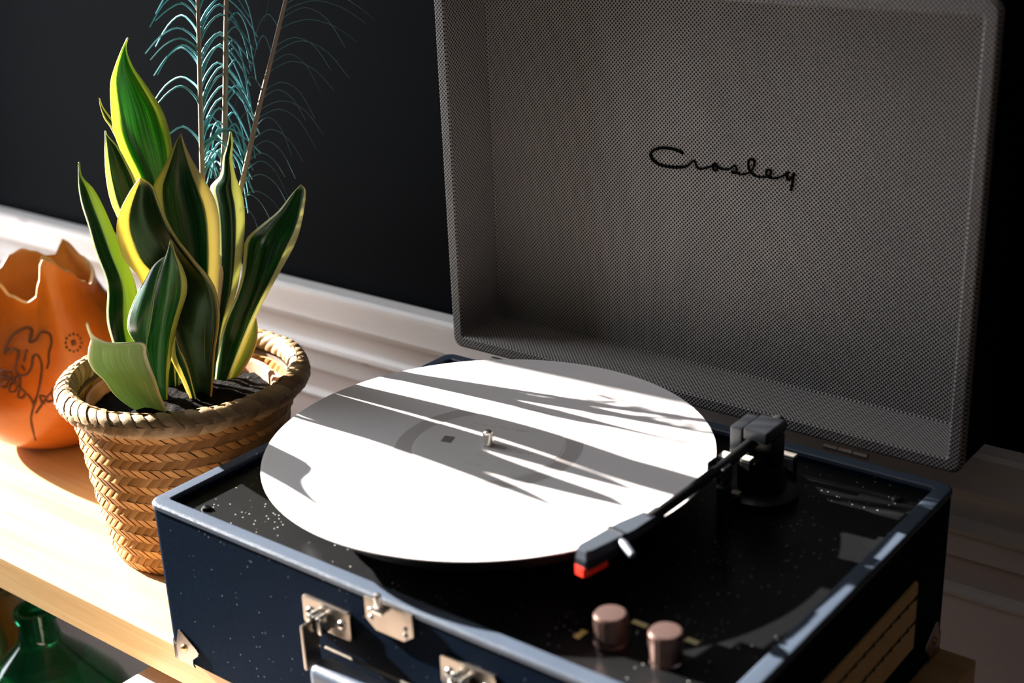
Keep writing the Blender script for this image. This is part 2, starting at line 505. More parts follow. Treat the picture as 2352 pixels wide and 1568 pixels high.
tag(MB().box(XR, XR + 0.1, YF, WY + 0.12, FLOOR, CEIL).build('wall_right', M['room'], None, 0), kind='structure')
tag(MB().box(WALL_X - 0.12, XR, YF - 0.1, YF, FLOOR, CEIL).build('wall_front', M['room'], None, 0), kind='structure')

# ------------------------------------------------------------------ shelf the things stand on
ST = -H
shelf = thing('shelf', (-0.25, 0.16, ST - 0.0315), 'pale wooden shelf carrying the record player, the basket and the gourd', 'shelf')
MB().box(-0.92, 0.4604, 0.0092, 0.3092, ST - 0.0315, ST, 0.0009, 2).build('upper_board', M['wood'], shelf)
for bx in (-0.275, 0.40):
    b = MB()
    b.box(bx, bx + 0.022, 0.285, 0.307, FLOOR, ST - 0.0318, 0.002)
    b.build('leg', M['darkwood'], shelf)

# ------------------------------------------------------------------ record player
TK = 0.0105
pl = thing('record_player', (W / 2, D / 2, -H), 'navy suitcase record player with its grey cloth lined lid open', 'record player')
def level(x0, x1, y0, y1, r, z): return [(x, y, z) for x, y in rrect(x0, x1, y0, y1, r)]
mb = MB()
R0 = 0.008
mb.loft([level(0.002, W - 0.002, 0.002, D - 0.002, R0 - 0.002, -H), level(0, W, 0, D, R0, -H + 0.002), level(0, W, 0, D, R0, -0.0032),
         level(TK, W - TK, TK, D - TK, 0.0015, -0.0032), level(TK, W - TK, TK, D - TK, 0.0015, -0.02), level(TK + .01, W - TK - .01, TK + .01, D - TK - .01, 0.0015, -0.021)])
body = mb.build('body', M['navy'], pl)
mb = MB()
mb.loft([level(-0.0006, W + 0.0006, -0.0006, D + 0.0006, R0 + 0.0006, -0.0045), level(-0.0006, W + 0.0006, -0.0006, D + 0.0006, R0 + 0.0006, -0.0016),
         level(0.0003, W - 0.0003, 0.0003, D - 0.0003, R0, -0.0004), level(0.0016, W - 0.0016, 0.0016, D - 0.0016, R0 - .001, 0),
         level(TK - 0.0012, W - TK + 0.0012, TK - 0.0012, D - TK + 0.0012, 0.0022, 0), level(TK - 0.0002, W - TK + 0.0002, TK - 0.0002, D - TK + 0.0002, 0.0018, -0.0008),
         level(TK - 0.0002, W - TK + 0.0002, TK - 0.0002, D - TK + 0.0002, 0.0018, -0.0045)], False, False, wrap=True)
mb.build('edge_piping', M['rim'], pl)
DZ = -0.0065
deck = MB().box(TK, W - TK, TK, D - TK, DZ - 0.006, DZ, 0.0004, 1).build('deck_plate', M['deck'], pl)
for sxp, syp in ((0.0335, 0.0215), (W - 0.028, 0.285), (0.028, 0.285)):
    s_ = MB().lathe([(0.0, DZ - 0.001), (0.0034, DZ - 0.001), (0.0034, DZ + 0.0008), (0.0027, DZ + 0.002), (0.0010, DZ + 0.0026), (0.0008, DZ + 0.0018), (0, DZ + 0.0018)], 20, sxp, syp)
    s_.build('screw', M['black'], pl)
# lid: ring opened 90 degrees behind the base
LY0, LY1, LZ0, LZ1 = 0.320, 0.3755, 0.0042, 0.3095
def lev(x0, x1, z0, z1, r, y): return [(x, y, z) for x, z in rrect(x0, x1, z0, z1, r)]
mb = MB()
mb.loft([lev(0, W, LZ0, LZ1, R0, LY0 + 0.004), lev(0, W, LZ0, LZ1, R0, LY1 - 0.002), lev(0.002, W - 0.002, LZ0 + 0.002, LZ1 - 0.002, R0 - .002, LY1)], False, True)
lid = mb.build('lid', M['navy'], pl)
mb = MB()
T2 = 0.0095
a0 = -0.0004
mb.loft([lev(a0, W - a0, LZ0 + a0, LZ1 - a0, R0, LY0 + 0.0065), lev(a0, W - a0, LZ0 + a0, LZ1 - a0, R0, LY0 + 0.0016), lev(0.0006, W - 0.0006, LZ0 + 0.0006, LZ1 - 0.0006, R0, LY0 + 0.0004),
         lev(0.002, W - 0.002, LZ0 + 0.002, LZ1 - 0.002, R0 - .001, LY0),
         lev(T2 - 0.001, W - T2 + 0.001, LZ0 + T2 - 0.001, LZ1 - T2 + 0.001, 0.003, LY0), lev(T2, W - T2, LZ0 + T2, LZ1 - T2, 0.0022, LY0 + 0.001),
         lev(T2 + 0.001, W - T2 - 0.001, LZ0 + T2 + 0.001, LZ1 - T2 - 0.001, 0.0022, 0.369), lev(T2 + 0.0022, W - T2 - 0.0022, LZ0 + T2 + 0.0022, LZ1 - T2 - 0.0022, 0.0022, 0.3705)], False, True)
def cloth_uv(co, nrm, i):
    if abs(nrm.y) > 0.6: return (co.x, co.z)
    if abs(nrm.x) > abs(nrm.z): return (co.y, co.z)
    return (co.x, co.y)
mb.build('lining', M['cloth'], lid, 40, uv=cloth_uv)
# logo, one pen stroke
zp = [(690, 280), (640, 250), (560, 225), (480, 212), (400, 215), (330, 240), (292, 285), (300, 330), (340, 380), (410, 420), (500, 440), (600, 450), (690, 445), (750, 428), (800, 380), (825, 370),
      (840, 395), (855, 435), (880, 465), (920, 468), (980, 452), (1030, 440), (1060, 415), (1085, 405), (1110, 430), (1108, 472), (1085, 492), (1062, 475), (1060, 440), (1075, 432), (1110, 448), (1150, 465), (1210, 475), (1270, 465), (1310, 432),
      (1328, 432), (1345, 470), (1338, 515), (1305, 520), (1290, 505), (1310, 505), (1350, 522), (1410, 538), (1470, 525), (1530, 490), (1560, 430), (1562, 370), (1530, 348), (1495, 370), (1490, 420), (1500, 480), (1530, 525), (1590, 560), (1660, 570), (1720, 565),
      (1765, 535), (1765, 490), (1735, 478), (1712, 500), (1712, 540), (1750, 575), (1810, 585), (1880, 570), (1940, 540), (1975, 512), (1965, 560), (1975, 600), (2005, 595), (2035, 555), (2050, 520), (2045, 560), (2030, 640), (2015, 735)]
rows = []
for i, (a, b) in enumerate(zp):
    p = onp(1440 + a / 5.345, 300 + b / 5.345, 1, 0.3702)
    rows.append((p.x, p.z, 0.00120 if i < 13 else (0.00088 if i < 64 else 0.00102)))
sm = catmull(rows, 260)
mb = MB()
mb.tube([(x, 0.3700, z) for x, z, r in sm], [r for x, z, r in sm], 6, flat=(0, 1, 0))
mb.v = [(x, 0.3702 + (y - 0.3702) * 0.7, z) for x, y, z in mb.v]
mb.build('logo', M['ink'], lid)
# hinges
for hx in (0.060, 0.356):
    hm = MB()
    hm.tube([(hx - 0.016, 0.3165, 0.002), (hx - 0.006, 0.3165, 0.002)], 0.0026, 10)
    hm.tube([(hx - 0.0052, 0.3165, 0.002), (hx + 0.005, 0.3165, 0.002)], 0.0026, 10)
    hm.tube([(hx + 0.0058, 0.3165, 0.002), (hx + 0.016, 0.3165, 0.002)], 0.0026, 10)
    hm.build('hinge', M['nickel'], pl)
# platter
RX, RY, RZ = 0.1782, 0.1468, 0.0288
mb = MB()
mb.lathe([(0, 0.0072), (0.122, 0.0072), (0.1275, 0.0085), (0.1285, 0.011), (0.1285, 0.0225), (0.1270, 0.0250), (0, 0.0250)], 96, RX, RY)
plat = mb.build('platter', M['satin'], pl)
MB().lathe([(0, 0.0250), (0.121, 0.0250), (0.1215, 0.0256), (0.1215, 0.0266), (0.1205, 0.0270), (0, 0.0270)], 96, RX, RY).build('slip_mat', M['rubber'], plat)
MB().lathe([(0, DZ), (0.045, DZ), (0.045, 0.0072), (0, 0.0072)], 48, RX, RY).build('platter_hub', M['black'], plat)
mb = MB().lathe([(0.0036, 0.0272), (0.0036, 0.0372), (0.0032, 0.0388), (0.0020, 0.0398), (0.0, 0.0401)], 24, RX, RY)
mb.build('spindle', M['chrome'], pl)
# tonearm at rest beside the record
AX, AZ = 0.3312, 0.0365
ta = MB()
ta.tube([(AX - 0.0015, 0.108, AZ), (AX - 0.0005, 0.15, AZ + 0.0005), (AX - 0.0005, 0.20, AZ + 0.0005), (AX - 0.002, 0.246, AZ)], [0.0033, 0.0034, 0.0036, 0.004], 12)
arm = ta.build('tonearm', M['black'], pl)
MB().tube([(AX - 0.0013, 0.118, AZ), (AX - 0.0014, 0.112, AZ), (AX - 0.0015, 0.106, AZ)], 0.0042, 14).build('collar', M['satin'], arm)
hd = Vector((-0.165, -0.986, 0)).normalized()
hs_ = Vector((-hd.y, hd.x, 0)) * -1
HM = Matrix(((hd.x, hs_.x, 0, AX - 0.002), (hd.y, hs_.y, 0, 0.1095), (0, 0, 1, AZ), (0, 0, 0, 1)))
mb = MB()
mb.prism([(0.0, -0.0048), (0.020, -0.0062), (0.053, -0.0054), (0.057, -0.0036), (0.057, 0.0036), (0.053, 0.0054), (0.020, 0.0062), (0.0, 0.0048)], -0.0028, 0.0034, 0.0008, HM)
head = mb.build('headshell', M['headgrey'], arm, 30)
MB().box(0.0265, 0.0298, -0.0064, 0.0064, 0.0030, 0.0042, 0.0004, 1, HM).build('clip', M['greyplastic'], arm)
mb = MB().prism([(0.032, -0.0050), (0.0565, -0.0050), (0.0580, -0.0035), (0.0580, 0.0035), (0.0565, 0.0050), (0.032, 0.0050)], -0.0085, -0.0025, 0, HM)
mb.build('cartridge', M['greyplastic'], arm, 30)
mb = MB().prism([(0.040, -0.0044), (0.0575, -0.0044), (0.0588, -0.003), (0.0588, 0.003), (0.0575, 0.0044), (0.040, 0.0044)], -0.0125, -0.0070, 0, HM)
mb.build('stylus_guard', M['red'], arm, 30)
# finger lift on the outer side
o_ = HM @ Vector((0.031, 0.0, 0.0006))
side = (HM.to_3x3() @ Vector((0, 1, 0)))
if side.x < 0: side = -side
mb = MB().tube([o_ + side * 0.0050, o_ + side * 0.011 + Vector((0, -0.003, 0.001)), o_ + side * 0.0195 + Vector((0, -0.006, -0.0010))], [0.0018, 0.0024, 0.0021], 10)
mb.build('finger_lift', M['headlight'], arm)
# pivot housing
ph = MB()
ph.lathe([(0, DZ), (0.024, DZ), (0.024, DZ + 0.006), (0.021, DZ + 0.008), (0.016, DZ + 0.009), (0.016, 0.0195), (0, 0.0195)], 40, AX + 0.001, 0.240)
pv = ph.build('tonearm_base', M['black'], pl)
mb = MB().box(0.3150, 0.3243, 0.2270, 0.2525, 0.0250, 0.0465, 0.0016, 2)
mb.build('pivot_cheek', M['greyplastic'], pv)
mb = MB().box(0.3246, 0.3424, 0.2270, 0.2525, 0.0385, 0.0477, 0.0018, 2)
mb.build('pivot_cap', M['greyplastic'], pv)
mb = MB().box(0.3246, 0.3424, 0.2350, 0.2520, 0.0200, 0.0383, 0.0012, 2)
mb.build('pivot_block', M['black'], pv)
mb = MB().tube([(AX - 0.001, 0.2525, AZ), (AX - 0.001, 0.266, AZ)], 0.0062, 20)
mb.build('counterweight', M['satin'], pv)
# arm rest, then added posts whose pale caps stand in for sun patches
mb = MB().box(AX + 0.0005, AX + 0.0065, 0.181, 0.191, DZ, 0.0275, 0.001, 1)
mb.box(AX - 0.0065, AX + 0.0004, 0.181, 0.191, 0.0300, 0.0320, 0.0005, 1)
mb.box(AX - 0.0065, AX - 0.0042, 0.181, 0.191, 0.0320, 0.042, 0.0008, 1)
mb.box(AX + 0.0038, AX + 0.0065, 0.181, 0.191, 0.0275, 0.040, 0.0008, 1)
mb.build('arm_rest', M['black'], pl)
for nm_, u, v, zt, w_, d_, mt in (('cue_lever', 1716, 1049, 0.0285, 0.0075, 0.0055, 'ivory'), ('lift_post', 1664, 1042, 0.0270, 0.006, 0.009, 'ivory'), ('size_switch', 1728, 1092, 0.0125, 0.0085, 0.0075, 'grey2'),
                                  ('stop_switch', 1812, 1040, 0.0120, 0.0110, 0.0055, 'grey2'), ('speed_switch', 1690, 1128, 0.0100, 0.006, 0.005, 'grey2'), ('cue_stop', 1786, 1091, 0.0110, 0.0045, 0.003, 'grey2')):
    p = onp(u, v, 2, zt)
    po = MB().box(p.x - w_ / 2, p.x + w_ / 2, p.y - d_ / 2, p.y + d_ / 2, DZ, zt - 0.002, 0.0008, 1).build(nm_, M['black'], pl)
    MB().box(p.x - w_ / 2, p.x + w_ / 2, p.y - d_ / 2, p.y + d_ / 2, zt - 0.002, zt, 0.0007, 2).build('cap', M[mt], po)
# knobs
for kx, ky in ((0.3445, 0.0455), (0.3785, 0.0480)):
    mb = MB().lathe([(0, DZ), (0.0100, DZ), (0.0100, DZ + 0.0012), (0.0096, DZ + 0.002), (0.0096, 0.0108), (0.0088, 0.0120), (0.0078, 0.0118), (0, 0.0118)], 36, kx, ky,
                    fn=lambda r, z, a: (r * (1 + 0.012 * math.cos(18 * a)) if r > 0.009 else r, z))
    kn = mb.build('knob', M['copper'], pl, 25)
    MB().lathe([(0, 0.0117), (0.0083, 0.0117), (0.0083, 0.0121), (0.0079, 0.0123), (0, 0.0123)], 36, kx, ky).build('knob_cap', M['coppercap'], kn)
for (u, v, ln_, wd, mt) in ((1470, 1432, 0.010, 0.004, 'yellowprint'), (1590, 1472, 0.008, 0.0042, 'yellowprint'), (1333, 1456, 0.004, 0.009, 'yellowprint2')):
    p = onp(u, v, 2, DZ)
    MB().box(p.x - ln_ / 2, p.x + ln_ / 2, p.y - wd / 2, p.y + wd / 2, DZ, DZ + 0.00012).build('printed_mark', M[mt], pl, 0)
# front: latch keeper, handle plates, handle
def plate(x0, x1, z0, z1, name, mat, chamfer=0.0):
    pts = [(x0, z1), (x0, z0 + chamfer), (x0 + chamfer * 1.3, z0), (x1 - chamfer * 1.3, z0), (x1, z0 + chamfer), (x1, z1)] if chamfer else \
        [p for p in rrect(x0, x1, z0, z1, 0.0025, 3)]
    mb = MB().prism(pts, 0, 0.0022, 0.0007, Matrix(((1, 0, 0, 0), (0, 0, -1, 0), (0, 1, 0, 0), (0, 0, 0, 1))))
    return mb
def rivet(mb, x, z, r=0.0022, y=-0.0021):
    mb.add(*sphere(Vector((x, y, z)), r))
def sphere(c, r, n=12, m=6):
    vs, fs = [], []
    for j in range(m + 1):
        a = PI / 2 * j / m
        for i in range(n):
            t = 2 * PI * i / n
            vs.append((c.x + r * math.cos(a) * math.cos(t), c.y - r * 0.75 * math.sin(a), c.z + r * math.cos(a) * math.sin(t)))
    for j in range(m):
        for i in range(n):
            fs.append((j * n + i, j * n + (i + 1) % n, (j + 1) * n + (i + 1) % n, (j + 1) * n + i))
    return vs, fs
# latch
mb = plate(0.2015, 0.2395, -0.0235, -0.0025, 'latch', None, 0.006)
latch = mb.build('latch_plate', M['nickel'], pl, 30)
for x, z in ((0.2065, -0.0105), (0.2065, -0.0155), (0.2335, -0.0140), (0.2335, -0.0185)):
    mb = MB(); rivet(mb, x, z, 0.0019); mb.build('rivet', M['chrome'], latch)
mb = MB().box(0.2105, 0.2195, -0.0068, -0.0018, -0.0085, -0.0045, 0.0014, 2)
mb.box(0.2128, 0.2178, -0.0062, -0.0022, -0.0050, 0.0048, 0.0018, 2)
mb.build('latch_hook', M['chrome'], latch)
# handle
for cx in (0.1672, 0.2795):
    mb = plate(cx - 0.0205, cx + 0.0205, -0.0405, -0.0205, 'p', None)
    mp = mb.build('handle_plate', M['nickel'], pl, 30)
    for dx in (-0.0135, 0.0135):
        mb = MB(); rivet(mb, cx + dx, -0.0305, 0.0034); mb.build('rivet', M['chrome'], mp)
    mb = MB().box(cx - 0.0068, cx - 0.0012, -0.0125, -0.0015, -0.0385, -0.0245, 0.002, 2)
    mb.box(cx - 0.0005, cx + 0.0045, -0.0118, -0.0015, -0.0375, -0.0250, 0.002, 2)
    mb.build('loop', M['chrome'], mp)
gb = MB()
gb.box(0.1690, 0.2770, -0.0240, -0.0060, -0.0690, -0.0515, 0.0060, 5)
handle = gb.build('handle', M['rim'], pl)
for hx in (0.1632, 0.2765):
    MB().box(hx, hx + 0.0026, -0.0205, -0.0075, -0.0590, -0.0275, 0.0010, 2).build('handle_bracket', M['nickel'], handle)
gb = MB().box(0.1660, 0.2765, -0.0055, -0.0030, -0.0515, -0.0492, 0.0008, 1)
gb.build('handle_rail', M['nickel'], handle)
# metal corners
GUARD = [(0.0085, 0.0002), (0.0085, 0.0130), (0.0100, 0.0150), (0.0128, 0.0255), (0.0145, 0.0268), (0.0165, 0.0262), (0.0310, 0.0165), (0.0325, 0.0138), (0.0310, 0.0108), (0.0250, 0.0065), (0.0245, 0.0025), (0.0265, 0.0002)]
def corner(sx_, sy_, ox, oy):
    t_ = 0.0011
    mb = MB()
    # plates on the front or back face and on the end face, and the rounded corner between them
    mb.prism(GUARD, 0, t_, 0.0004, Matrix(((sx_, 0, 0, ox), (0, 0, -sy_, oy), (0, 1, 0, -H), (0, 0, 0, 1))))
    mb.prism(GUARD, 0, t_, 0.0004, Matrix(((0, 0, -sx_, ox), (sy_, 0, 0, oy), (0, 1, 0, -H), (0, 0, 0, 1))))
    cx, cy = ox + sx_ * 0.0085, oy + sy_ * 0.0085
    rin, rout = 0.0084, 0.0085 + t_
    lo = []
    for r_, z_ in ((rin, -H + 0.0002), (rout, -H + 0.0002), (rout, -H + 0.0130), (rin, -H + 0.0130)):
        lo.append([(cx - sx_ * r_ * math.cos(PI / 2 * i / 8), cy - sy_ * r_ * math.sin(PI / 2 * i / 8), z_) for i in range(9)])
    vs = [p for l in lo for p in l]
    fs = [(k_ * 9 + i, k_ * 9 + i + 1, ((k_ + 1) % 4) * 9 + i + 1, ((k_ + 1) % 4) * 9 + i) for k_ in range(4) for i in range(8)]
    mb.add(vs, fs)
    g = mb.build('corner_guard', M['nickel'], pl, 30)
    dome = sphere(Vector((0, 0, 0)), 0.0029)
    for Mx in (Matrix(((sx_, 0, 0, ox + sx_ * 0.0178), (0, sy_, 0, oy - sy_ * t_), (0, 0, 1, -H + 0.0135), (0, 0, 0, 1))),
               Matrix(((0, sx_, 0, ox - sx_ * t_), (sy_, 0, 0, oy + sy_ * 0.0178), (0, 0, 1, -H + 0.0135), (0, 0, 0, 1)))):
        MB().add(*dome, M=Mx).build('rivet', M['brass'], g)
corner(1, 1, 0, 0)
corner(-1, 1, W, 0)
corner(-1, -1, W, D)
corner(1, -1, 0, D)
# speaker grille on the end of the case
gr = MB().box(W - 0.001, W + 0.0022, 0.058, 0.2555, -0.0925, -0.0425, 0.001, 1).build('speaker_grille', M['grille'], pl)
mb = MB()
for zz in (-0.0528, -0.0622, -0.0716, -0.0810):
    n_ = 15
    if zz in (-0.0622, -0.0810): continue
    for i in range(n_):
        yy = 0.066 + i * 0.0126 + (0.003 if zz < -0.06 else 0)
        mb.box(W + 0.0019, W + 0.0025, yy, yy + 0.0095, zz - 0.0009, zz + 0.0009)
        mb.box(W + 0.0019, W + 0.0025, yy + 0.0080, yy + 0.0110, zz - 0.0018, zz + 0.0016)
o = mb.build('slots', M['hole'], gr, 0)
o['kind'] = 'stuff'

# ------------------------------------------------------------------ record
rec = thing('vinyl_record', (RX, RY, 0.0272), 'white twelve inch vinyl record lying on the turntable', 'record')
RR = 0.1505
mb = MB()
mb.lathe([(0.0037, RZ - 0.0014), (0.05, RZ - 0.0014), (RR - 0.003, RZ - 0.0012), (RR - 0.0005, RZ - 0.0011), (RR, RZ - 0.0006), (RR - 0.0003, RZ), (RR - 0.003, RZ + 0.0001), (RR - 0.006, RZ - 0.0002),
          (0.064, RZ - 0.0002), (0.0632, RZ - 0.00045), (0.0515, RZ - 0.00045), (0.0505, RZ - 0.0001), (0.0037, RZ - 0.0001)], 160, 0, 0, False, False)
mb.f += [(12 * 160 + i, 12 * 160 + (i + 1) % 160, (i + 1) % 160, i) for i in range(160)]
disc = mb.build('disc', M['vinyl'], None, 30)
disc.location = (RX, RY, 0)
disc.parent = rec
disc.matrix_parent_inverse = Matrix.Translation(-rec.location)
MB().lathe([(0.0515, RZ - 0.00045), (0.0632, RZ - 0.00045), (0.0632, RZ - 0.00040), (0.0515, RZ - 0.00040)], 96, RX, RY, False, False).build('run_out_ring', M['labelring'], rec)
lb = MB().lathe([(0.0038, RZ - 0.0001), (0.0502, RZ - 0.0001), (0.0502, RZ + 0.00008), (0.0038, RZ + 0.00008)], 72, RX, RY, False, False).build('label', M['label'], rec)
# printing on the label: a small square and arcs of tiny letters
q = [onp(u, v, 2, RZ + 0.0001) for u, v in ((1012, 1013), (1022, 1000), (1046, 1003), (1036, 1017))]
mb = MB().prism([(p.x, p.y) for p in q], RZ + 0.00008, RZ + 0.00016)
mb.build('printed_square', M['print'], lb, 0)
mb = MB()
def tick(x, y, ang, w, h):
    mb.box(-w / 2, w / 2, -h / 2, h / 2, 0, 0.00006, M=Matrix.Translation((x, y, RZ + 0.00009)) @ Matrix.Rotation(ang, 4, 'Z'))
for (ax, ay, bx, by, n) in ((1090, 972, 1230, 995, 26), (1150, 1034, 1235, 1044, 12), (1076, 1040, 1125, 1050, 8), (1070, 1062, 1110, 1070, 6)):
    for i in range(n):
        if random.random() < 0.15: continue
        p = onp(ax + (bx - ax) * i / n, ay + (by - ay) * i / n, 2, RZ)
        tick(p.x, p.y, 0.2 + random.uniform(-.2, .2), random.uniform(0.0006, 0.0014), random.uniform(0.0012, 0.0022))
o = mb.build('small_print', M['labelring'], lb, 0)
o['kind'] = 'stuff'

# ------------------------------------------------------------------ plaited basket
BX0, BY0 = -0.119, 0.120       # bottom centre
BX1, BY1 = -0.1225, 0.1345     # rim centre
ZR = 0.0185
def bc(z):
    t = (z + H) / (ZR + H)
    return Vector((BX0 + (BX1 - BX0) * t, BY0 + (BY1 - BY0) * t, z))
RPROF = [(-H, 0.0590), (-0.110, 0.0625), (-0.09, 0.0672), (-0.06, 0.0733), (-0.03, 0.0788), (-0.01, 0.0828), (0.006, 0.0868)]
def brad(z):
    for (za, ra), (zb, rb) in zip(RPROF, RPROF[1:]):
        if z <= zb: return ra + (rb - ra) * (z - za) / (zb - za)
    return RPROF[-1][1]
bk = thing('basket', (BX0, BY0, -H), 'plaited straw basket holding the potted plant beside the record player', 'basket')
mb = MB()
loops = []
zs = [-H, -H + 0.003] + [-0.115 + i * 0.0121 for i in range(11)]
for z in zs:
    c = bc(z); r = brad(z) - 0.0012
    if z == -H: r -= 0.003
    loops.append([(c.x + r * math.cos(2 * PI * i / 64), c.y + r * math.sin(2 * PI * i / 64), z) for i in range(64)])
for z in reversed(zs[1:]):
    c = bc(z); r = brad(z) - 0.0034
    loops.append([(c.x + r * math.cos(2 * PI * i / 64), c.y + r * math.sin(2 * PI * i / 64), z + 0.001) for i in range(64)])
mb.loft(loops)
mb.build('wall', M['strawdark'], bk)
NC, NR = 60, 17
zrow = [-H + 0.0015 + i * (0.004 - (-H + 0.0015)) / NR for i in range(NR + 1)]
def strip_mesh(row, a0, inward=False):
    za, zb = zrow[row], zrow[row + 1]
    dz = zb - za
    sl = (1 if row % 2 else -1) * 2 * PI / NC * 0.92
    w = 2 * PI / NC
    sgn = -1 if inward else 1
    base = 0.0032 if inward else 0
    verts, N = [], 4
    rj = random.Random(row * 131 + int(a0 * 1000))
    j1, j2 = rj.uniform(-.0003, .0003), rj.uniform(-.0003, .0003)
    for j in range(3):                    # along the strip
        t = j / 2
        for i in range(N):                # across
            s = i / (N - 1)
            a = a0 + sl * (t - 0.5) + w * (s * 0.98 - 0.49)
            z = za - 0.06 * dz + dz * 1.12 * t
            lift = 0.0001 + 0.0008 * math.sin(PI * (0.12 + 0.76 * s)) + (0.0019 * (1 - t) if row % 2 else 0.0019 * t) + 0.0007 * s + j1 * s + j2 * t
            c = bc(z)
            r = brad(z) - base + sgn * lift
            verts.append((c.x + r * math.cos(a), c.y + r * math.sin(a), z))
    for j in range(3):
        t = j / 2
        for i in (0, N - 1):
            s = i / (N - 1)
            a = a0 + sl * (t - 0.5) + w * (s * 0.98 - 0.49)
            z = za - 0.06 * dz + dz * 1.12 * t
            c = bc(z); r = brad(z) - base - sgn * 0.0011
            verts.append((c.x + r * math.cos(a), c.y + r * math.sin(a), z))
    fs = []
    for j in range(2):
        for i in range(N - 1):
            fs.append((j * N + i, j * N + i + 1, (j + 1) * N + i + 1, (j + 1) * N + i))
        b0 = 3 * N + j * 2
        fs.append((j * N, (j + 1) * N, b0 + 2, b0)); fs.append((j * N + N - 1, b0 + 1, b0 + 3, (j + 1) * N + N - 1))
    fs.append((0, 3 * N, 3 * N + 1, 3, 2, 1))
    fs.append((2 * N, 2 * N + 1, 2 * N + 2, 2 * N + 3, 3 * N + 5, 3 * N + 4))
    return verts, fs
cand = []
for r_ in range(NR):
    for c_ in range(NC):
        a = 2 * PI * (c_ + (0.5 if (r_ // 2) % 2 else 0)) / NC
        z = (zrow[r_] + zrow[r_ + 1]) / 2
        p = bc(z) + Vector((math.cos(a), math.sin(a), 0)) * brad(z)
        to = (CC - p).normalized()
        face = to.dot(Vector((math.cos(a), math.sin(a), -0.15)))
        u_, v_ = pix(p)
        hid = v_ > 1149 - 0.492 * (u_ - 339) + 8 and u_ > 352 + 0.15 * (v_ - 1149)
        cand.append((face if not hid else -1, r_, c_, a))
cand.sort(reverse=True)
mass = MB()
for i, (fc, r_, c_, a) in enumerate(cand):
    vs, fs = strip_mesh(r_, a)
    if i < 300 and fc > 0.02:
        MB().add(vs, fs).build('woven_strip', M['straw'], bk, 60)
    else: mass.add(vs, fs)
for r_ in range(NR - 5, NR):
    for c_ in range(NC):
        mass.add(*strip_mesh(r_, 2 * PI * (c_ + (0.5 if (r_ // 2) % 2 else 0)) / NC, True))
o = mass.build('woven_strips', M['strawi'], bk, 60)
o['kind'] = 'stuff'
# braided rim: a roll wrapped in slanting strips
NB = 58
RM, RT = 0.0905, 0.0078
MB().loft([[(BX1 + (RM + RT * 0.86 * math.cos(b)) * math.cos(a), BY1 + (RM + RT * 0.86 * math.cos(b)) * math.sin(a), ZR - 0.006 + RT * 0.95 * math.sin(b)) for b in [2 * PI * j / 16 for j in range(16)]]
           for a in [2 * PI * i / 72 for i in range(72)]], wrap=True).build('rim_roll', M['strawdark'], bk)
def rim_strip(a0, rj, course):
    verts, fs = [], []
    nj, ni = 5, 4
    w = 2 * PI / NB
    l1, l2 = rj.uniform(-.0004, .0006), rj.uniform(-.15, .15)
    b0, b1 = ((-0.62, 0.10), (0.02, 0.62), (0.54, 1.12))[course]
    sg = (1, -1, 1)[course]
    def pt(t, s, rr):
        b = (b0 + (b1 - b0) * t) * PI
        a = a0 + sg * w * (1.25 + l2) * (t - 0.5) + w * (s - 0.5) * 1.02
        return (BX1 + (RM + rr * math.cos(b)) * math.cos(a), BY1 + (RM + rr * math.cos(b)) * math.sin(a), ZR - 0.006 + rr * math.sin(b))
    for j in range(nj):
        t = j / (nj - 1)
        for i in range(ni):
            s = i / (ni - 1)
            verts.append(pt(t, s, RT * (0.97 + 0.10 * math.sin(PI * s) + 0.13 * s + 0.16 * (t if course == 1 else 1 - t)) + l1))
    for j in range(nj - 1):
        for i in range(ni - 1):
            fs.append((j * ni + i, j * ni + i + 1, (j + 1) * ni + i + 1, (j + 1) * ni + i))
    n0 = len(verts)
    for j in range(nj):
        for s in (0, 1): verts.append(pt(j / (nj - 1), s, RT * 0.86))
    for j in range(nj - 1):
        fs.append((j * ni, (j + 1) * ni, n0 + 2 * j + 2, n0 + 2 * j))
        fs.append((j * ni + ni - 1, n0 + 2 * j + 1, n0 + 2 * j + 3, (j + 1) * ni + ni - 1))
    fs.append((0, n0, n0 + 1, 3, 2, 1))
    e0 = (nj - 1) * ni
    fs.append((e0, e0 + 1, e0 + 2, e0 + 3, n0 + 2 * nj - 1, n0 + 2 * nj - 2))
    return verts, fs
for course in range(3):
    for i in range(NB):
        MB().add(*rim_strip(2 * PI * (i + 0.5 * course) / NB, random.Random(i + 100 * course), course)).build('rim_strip', M['strawrim'], bk, 60)

# ------------------------------------------------------------------ plant in its clay pot
SOIL = -0.004
pot = thing('flower_pot', (BX0, BY0 + 0.006, -H + 0.004), 'terracotta flower pot of dark soil standing inside the straw basket', 'pot')
pcx, pcy = BX1 + 0.002, BY1 - 0.004
mb = MB()
def pl_loop(r, z, n=56):
    t = (z + H) / (ZR + H)
    cx, cy = BX0 + (pcx - BX0) * t, BY0 + (pcy - BY0) * t
    return [(cx + r * math.cos(2 * PI * i / n), cy + r * math.sin(2 * PI * i / n), z) for i in range(n)]
mb.loft([pl_loop(0.046, -H + 0.004), pl_loop(0.052, -H + 0.02), pl_loop(0.070, -0.012), pl_loop(0.0735, -0.004), pl_loop(0.0748, 0.004), pl_loop(0.0738, 0.0065), pl_loop(0.0715, 0.0065), pl_loop(0.0700, 0.004), pl_loop(0.0685, -0.016), pl_loop(0.05, -0.03)])
mb.build('clay_wall', M['terracotta'], pot)
mb = MB()
loops = []
